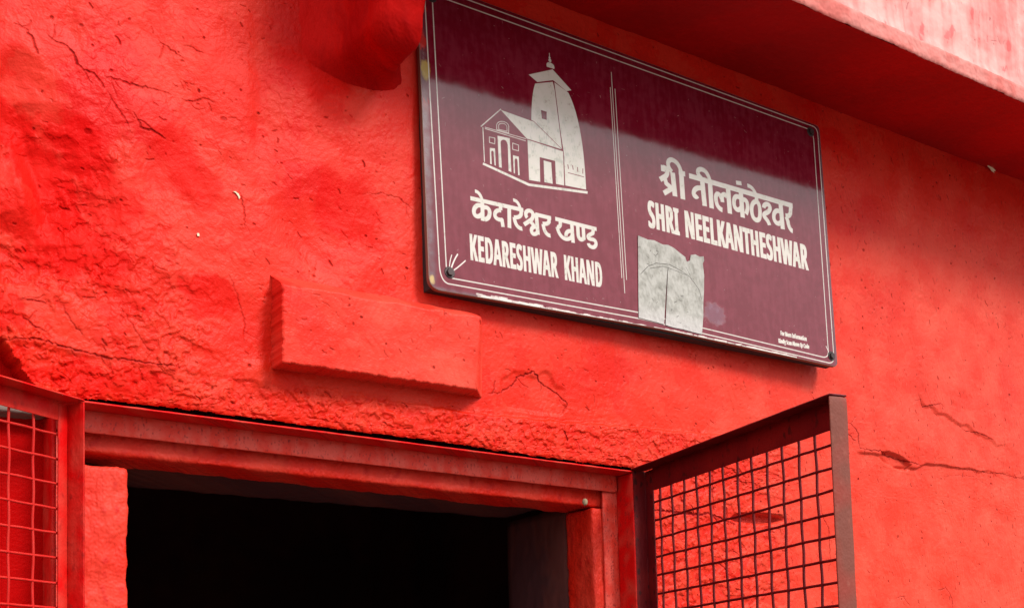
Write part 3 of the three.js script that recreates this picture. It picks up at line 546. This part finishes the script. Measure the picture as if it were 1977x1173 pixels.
  for (const t of Object.values(out)) { t.repeat.set(1 / SIGN_W, 1 / (SIGN_BOTTOM - SIGN_TOP)); t.offset.set(0, SIGN_BOTTOM / (SIGN_BOTTOM - SIGN_TOP)); }
  return out;
}
// local axes of the board: x right, y up, origin at its upper left corner, front face at z = 0
const sign = thing('sign_board', 'maroon metal sign with white lettering and a drawing of a hill shrine', 'sign');
sign.rotation.set(-0.0321, -0.0187, 0.0026, 'YXZ'); sign.position.set(1.8513, 2.7257, 0.035); sign.updateMatrix();
sign.position.copy(new THREE.Vector3(-0.593, 0.32, 0).applyMatrix4(sign.matrix));
const signFace = new THREE.MeshPhysicalMaterial({ name: 'gloss sign print', ...signTextures(), roughness: 1, bumpScale: 0.0010, specularIntensity: 0.85, clearcoat: 0.05, clearcoatRoughness: 0.05, ior: 1.5 });
const signEdge = new THREE.MeshStandardMaterial({ name: 'worn sheet edge', color: new THREE.Color().setRGB(0.20, 0.13, 0.10), roughness: 0.5, metalness: 0.4 });
{
  const sh = new THREE.Shape(), B = 0.641, r = 0.028, T = [[0, 0.021], [1.186, -0.003]];
  sh.moveTo(T[0][0] + 0.02, T[0][1]); sh.lineTo(1.186 - 0.016, T[1][1]); sh.quadraticCurveTo(1.186, T[1][1], 1.186, T[1][1] - 0.016); sh.lineTo(1.186, -B + 0.016); sh.quadraticCurveTo(1.186, -B, 1.186 - 0.016, -B);
  sh.lineTo(0.6, -B + 0.010); sh.lineTo(r, -B + 0.001); sh.quadraticCurveTo(0, -B + 0.001, 0, -B + r); sh.lineTo(0, T[0][1] - 0.02); sh.quadraticCurveTo(0, T[0][1], 0.02, T[0][1]);
  const g = new THREE.ExtrudeGeometry(sh, { depth: 0.008, bevelEnabled: true, bevelThickness: 0.0015, bevelSize: 0.0015, bevelOffset: -0.0015, bevelSegments: 2, curveSegments: 8 }); g.translate(0, 0, -0.0095);
  part('panel', g, [signFace, signEdge], sign);
  const dark = new THREE.MeshStandardMaterial({ name: 'shadow gap black', color: new THREE.Color().setRGB(0.018, 0.012, 0.012), roughness: 0.8 });
  for (const [x0, x1, y0, y1] of [[0.006, 0.030, -0.612, -0.004], [1.156, 1.180, -0.612, -0.026], [0.006, 1.180, -0.636, -0.6125], [0.030, 1.156, -0.030, -0.010]]) part('shadow_gap_bar', box(x0, x1, y0, y1, -0.034, -0.0098), dark, sign);  // black bars added in place of the shadow gap behind the board
  const boltMat = new THREE.MeshStandardMaterial({ name: 'rusted bolt', color: new THREE.Color().setRGB(0.05, 0.035, 0.035), roughness: 0.55, metalness: 0.7 });
  for (const [x, y] of [[0.049, -0.598], [1.165, -0.615], [1.150, -0.028], [0.034, -0.012]]) {
    const b = new THREE.CylinderGeometry(0.0075, 0.0085, 0.005, 6); b.rotateX(Math.PI / 2); b.rotateZ(x * 9); b.translate(x, y, 0.0035);
    const wsh = new THREE.CylinderGeometry(0.0115, 0.0125, 0.0014, 20); wsh.rotateX(Math.PI / 2); wsh.translate(x, y, 0.0007);
    const bolt = part('bolt', b, boltMat, sign); part('washer', wsh, boltMat, bolt);
    const pin = new THREE.CylinderGeometry(0.005, 0.005, 0.05, 10); pin.rotateX(Math.PI / 2); pin.translate(x, y, -0.035); part('standoff', pin, boltMat, bolt);
  }
}
// pale sheet pasted on the board
{
  const N = 512, col = new Uint8Array(N * N * 4), bmp = new Uint8Array(N * N * 4), c = document.createElement('canvas'); c.width = c.height = N; const g = c.getContext('2d'), r = random(15);
  g.fillStyle = '#000'; g.fillRect(0, 0, N, N); g.lineCap = 'round'; g.strokeStyle = '#fff';
  const P = (x, y) => [(x - 530) / 230 * N, (y - 415) / 220 * N], line = (w, pts) => { g.lineWidth = w; g.beginPath(); pts.forEach((p, i) => (i ? g.lineTo(...P(...p)) : g.moveTo(...P(...p)))); g.stroke(); };
  line(2.2, [[552, 512], [575, 490], [600, 478], [640, 474], [672, 482], [700, 492], [728, 520], [732, 540]]); line(1.6, [[580, 494], [620, 482], [650, 484], [690, 490]]); line(2.5, [[634, 486], [628, 520], [622, 560], [615, 612]]); line(1.5, [[690, 470], [702, 490]]);
  for (let k = 0; k < 26; k++) { const x = 545 + r() * 180, y = 440 + r() * 180; line(1 + r(), [[x, y], [x + (r() - 0.5) * 16, y + (r() - 0.5) * 14]]); }
  const I = g.getImageData(0, 0, N, N).data;
  for (let j = 0; j < N; j++) for (let i = 0; i < N; i++) {
    const q = (j * N + i) * 4, o = ((N - 1 - j) * N + i) * 4, x = i / N, y = j / N, a = fbm(x * 5, y * 5, 4), b = fbm(x * 18, y * 9 + 3, 3), k = I[q] / 255;
    let v = mix3([0.38, 0.365, 0.33], [0.25, 0.24, 0.21], 0.30 + 1.0 * a + 0.6 * b); v = mix3(v, [0.46, 0.43, 0.41], sstep(0.7, 0.95, y)); v = mix3(v, [0.10, 0.09, 0.08], 0.8 * k);
    for (let t = 0; t < 3; t++) { col[o + t] = clamp(srgb(v[t]), 0, 255); bmp[o + t] = clamp(128 + 90 * fbm(x * 4 + 9, y * 3, 3) + 30 * b - 70 * k, 0, 255); } col[o + 3] = bmp[o + 3] = 255;
  }
  const map = dataTexture(col, N, N, true), bumpMap = dataTexture(bmp, N, N, false); for (const t of [map, bumpMap]) { t.repeat.set(1 / 0.23, 1 / 0.22); t.offset.set(-0.53 / 0.23, 0.635 / 0.22); }
  const sh = new THREE.Shape(), pts = [[551, 422], [580, 426], [598, 424], [622, 429], [640, 427], [657, 431], [676, 440], [690, 446], [694, 457], [704, 452], [708, 438], [722, 434], [736, 437], [748, 434], [749, 444], [744, 452], [746, 480], [742, 520], [738, 545], [735, 580], [727, 625], [700, 624], [670, 622], [640, 622], [617, 620], [634.6, 488], [633.4, 488], [612.5, 619], [580, 617], [539, 615], [542, 560], [546, 500]];
  pts.forEach(([x, y], i) => (i ? sh.lineTo(x / 1000, -y / 1000) : sh.moveTo(x / 1000, -y / 1000)));
  const geo = new THREE.ExtrudeGeometry(sh, { depth: 0.0012, bevelEnabled: false });
  const paper = thing('paper_sheet', 'torn pale grey sheet pasted on the lower middle of the maroon sign', 'paper sheet');
  paper.position.copy(sign.position); paper.quaternion.copy(sign.quaternion); paper.translateZ(0.0006);
  part('sheet', geo, new THREE.MeshStandardMaterial({ name: 'weathered paper', map, bumpMap, bumpScale: 0.006, roughness: 0.85 }), paper);
}

// ---------------------------------------------------------------- the two mesh gate leaves
const wireGeo = new Map();
function makeGate(label, hinge, far, top, width, side, mats, pitch) {
  const g = thing('mesh_gate', label, 'gate', 'iron mesh gate leaves of the doorway');
  const vx = far[0] - hinge[0], vz = far[1] - hinge[1], D = 0.038, T = 0.0045, bottom = 0.09, H = top - bottom, r = random(61 + side);
  g.position.set(hinge[0], bottom, hinge[1]); g.rotation.y = Math.atan2(-vz, vx);     // local x runs from the hinge to the free end; lips stand out to `side` * z
  const zr = (a, b) => (side > 0 ? [-b, -a] : [a, b]);                              // depth behind the lip
  const B = (x0, x1, y0, y1, a, b, amp = 0.0006) => { const [z0, z1] = zr(a, b); return bar(x0, x1, y0, y1, z0, z1, amp, 0.012); };
  part('stile', mergeGeometries([B(0, T, 0, H - T - 0.0005, 0, D), B(T + 0.0004, mats.web, 0, H - T - 0.0005, D - T, D)]), mats.stile, g);
  part('stile', mergeGeometries([B(width - T, width, 0, H - T - 0.0005, 0, D), B(width - mats.web, width - T - 0.0004, 0, H - T - 0.0005, D - T, D)]), mats.end, g, mats.endLabel);
  part('top_rail', mergeGeometries([B(0, width, H - T, H, 0, D), B(mats.web + 0.0004, width - mats.web - 0.0004, H - mats.rise, H - T + 0.001, D - T - 0.0003, D - 0.0006)]), mats.rail, g);
  part('bottom_rail', mergeGeometries([B(mats.web + 0.0004, width - mats.web - 0.0004, 0, T, 0.004, D), B(mats.web + 0.0004, width - mats.web - 0.0004, T + 0.0004, D, D - T, D)]), mats.rail, g);
  const zc = side > 0 ? -(D + 0.0042) : D + 0.0042, R = mats.radius;
  const wire = (x0, y0, x1, y1, weave, k) => {
    const len = Math.hypot(x1 - x0, y1 - y0), n = Math.max(8, Math.round(len / pitch) * 2), pts = [], ph = r() * 6, amp = 0.0006 * r();
    for (let i = 0; i <= n; i++) { const t = i / n, w = amp * Math.sin(t * 9 + ph) + 0.0005 * (r() - 0.5), c = 0.0011 * Math.cos(Math.PI * (i / 2 + k)) * weave; pts.push(new THREE.Vector3(mix(x0, x1, t) + (x0 === x1 ? w : 0), mix(y0, y1, t) + (y0 === y1 ? w : 0), zc + c)); }
    part('wire', new THREE.TubeGeometry(new THREE.CatmullRomCurve3(pts), n * 2, R, 6), mats.wire, g);
  };
  const y1 = H - 0.012, nx = Math.floor((width - 0.03) / pitch[0]), ny = Math.floor((H - 0.03) / pitch[1]);
  const px = pitch[0], py = pitch[1]; pitch = px;
  for (let i = 0; i <= nx; i++) { const x = mats.first + i * px; if (x < width - 0.012) wire(x, 0.012, x, y1, 1, i % 2); }
  pitch = py;
  for (let j = 0; j < ny; j++) { const y = H - mats.firstRow - j * py; if (y > 0.04) wire(0.012, y, width - 0.012, y, -1, j % 2); }
  return g;
}
const wireRed = plain('red painted wire', ironTex, 0.0005, { roughness: 0.45 }), wireDark = plain('shade darkened wire', shadedIronTex, 0.0004, { roughness: 0.5 });
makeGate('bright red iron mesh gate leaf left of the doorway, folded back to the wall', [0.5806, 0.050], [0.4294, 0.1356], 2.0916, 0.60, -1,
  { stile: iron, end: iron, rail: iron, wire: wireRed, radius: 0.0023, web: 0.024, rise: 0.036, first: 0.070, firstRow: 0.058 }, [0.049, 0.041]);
makeGate('shade darkened iron mesh gate leaf right of the doorway, standing open outwards', [1.7934, 0.004], [1.6728, 0.6787], 2.096, 0.6875, 1,
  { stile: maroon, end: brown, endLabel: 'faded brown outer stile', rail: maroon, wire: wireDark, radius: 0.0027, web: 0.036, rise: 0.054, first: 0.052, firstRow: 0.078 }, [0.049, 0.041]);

// ---------------------------------------------------------------- ground
{
  const tex = paintTextures(48, 3, 512, (t) => { const a = t(2, 1), b = t(12, 2), c = t(50, 4); return { c: mix3([0.115, 0.095, 0.083], [0.15, 0.125, 0.108], 0.5 + a + 0.4 * b), h: 0.3 * c }; });
  const g = new THREE.PlaneGeometry(160, 160); g.rotateX(-Math.PI / 2); const uv = g.attributes.uv; for (let i = 0; i < uv.count; i++) uv.setXY(i, uv.getX(i) * 160, uv.getY(i) * 160);
  const m = new THREE.Mesh(g, plain('paved court', tex, 0.004, { roughness: 0.9 })); m.name = 'ground'; m.receiveShadow = true; m.position.y = -0.004; m.userData.kind = 'structure'; scene.add(m);
}

// small things on the wall: peeled flakes and an insect's clay cell
{
  const cream = new THREE.MeshStandardMaterial({ name: 'bare lime plaster', color: new THREE.Color().setRGB(0.66, 0.55, 0.38), roughness: 0.9 });
  const flake = (pts, x, y, z, rx) => { const sh = new THREE.Shape(); pts.forEach(([a, b], i) => (i ? sh.lineTo(a / 1000, b / 1000) : sh.moveTo(a / 1000, b / 1000))); const g = new THREE.ExtrudeGeometry(sh, { depth: 0.0018, bevelEnabled: false }); g.rotateX(rx); g.translate(x, y, z); part('plaster_flake', g, cream, building); };
  flake([[-7, 3], [-2, 4], [4, 1], [7, -5], [5, -9], [3, -4], [-1, 1]], 0.868, 2.523, relief(0.868, 2.523) + 0.0005, 0);
  flake([[-3, 2], [1, 3], [2, -2], [-2, -3]], 0.795, 2.431, relief(0.795, 2.431) + 0.0005, 0);
  flake([[-24, 9], [-16, 3], [-2, 2], [10, -2], [24, -6], [16, -9], [22, -13], [8, -11], [-4, -6], [-18, -2]], 3.222, 3.130, 0.012, 0.5);
  const cell = new THREE.SphereGeometry(0.006, 14, 10); const p = cell.attributes.position; for (let i = 0; i < p.count; i++) { const k = 1 + 0.18 * n3(p.getX(i) * 260, p.getY(i) * 260, p.getZ(i) * 260); p.setXYZ(i, p.getX(i) * k, p.getY(i) * k * 1.3, p.getZ(i) * k); } cell.computeVertexNormals(); cell.translate(1.701, 2.022, -0.047);
  part('clay_cell', cell, new THREE.MeshStandardMaterial({ name: 'dry clay', color: new THREE.Color().setRGB(0.34, 0.27, 0.16), roughness: 0.95 }), building);
}

renderer.render(scene, camera);
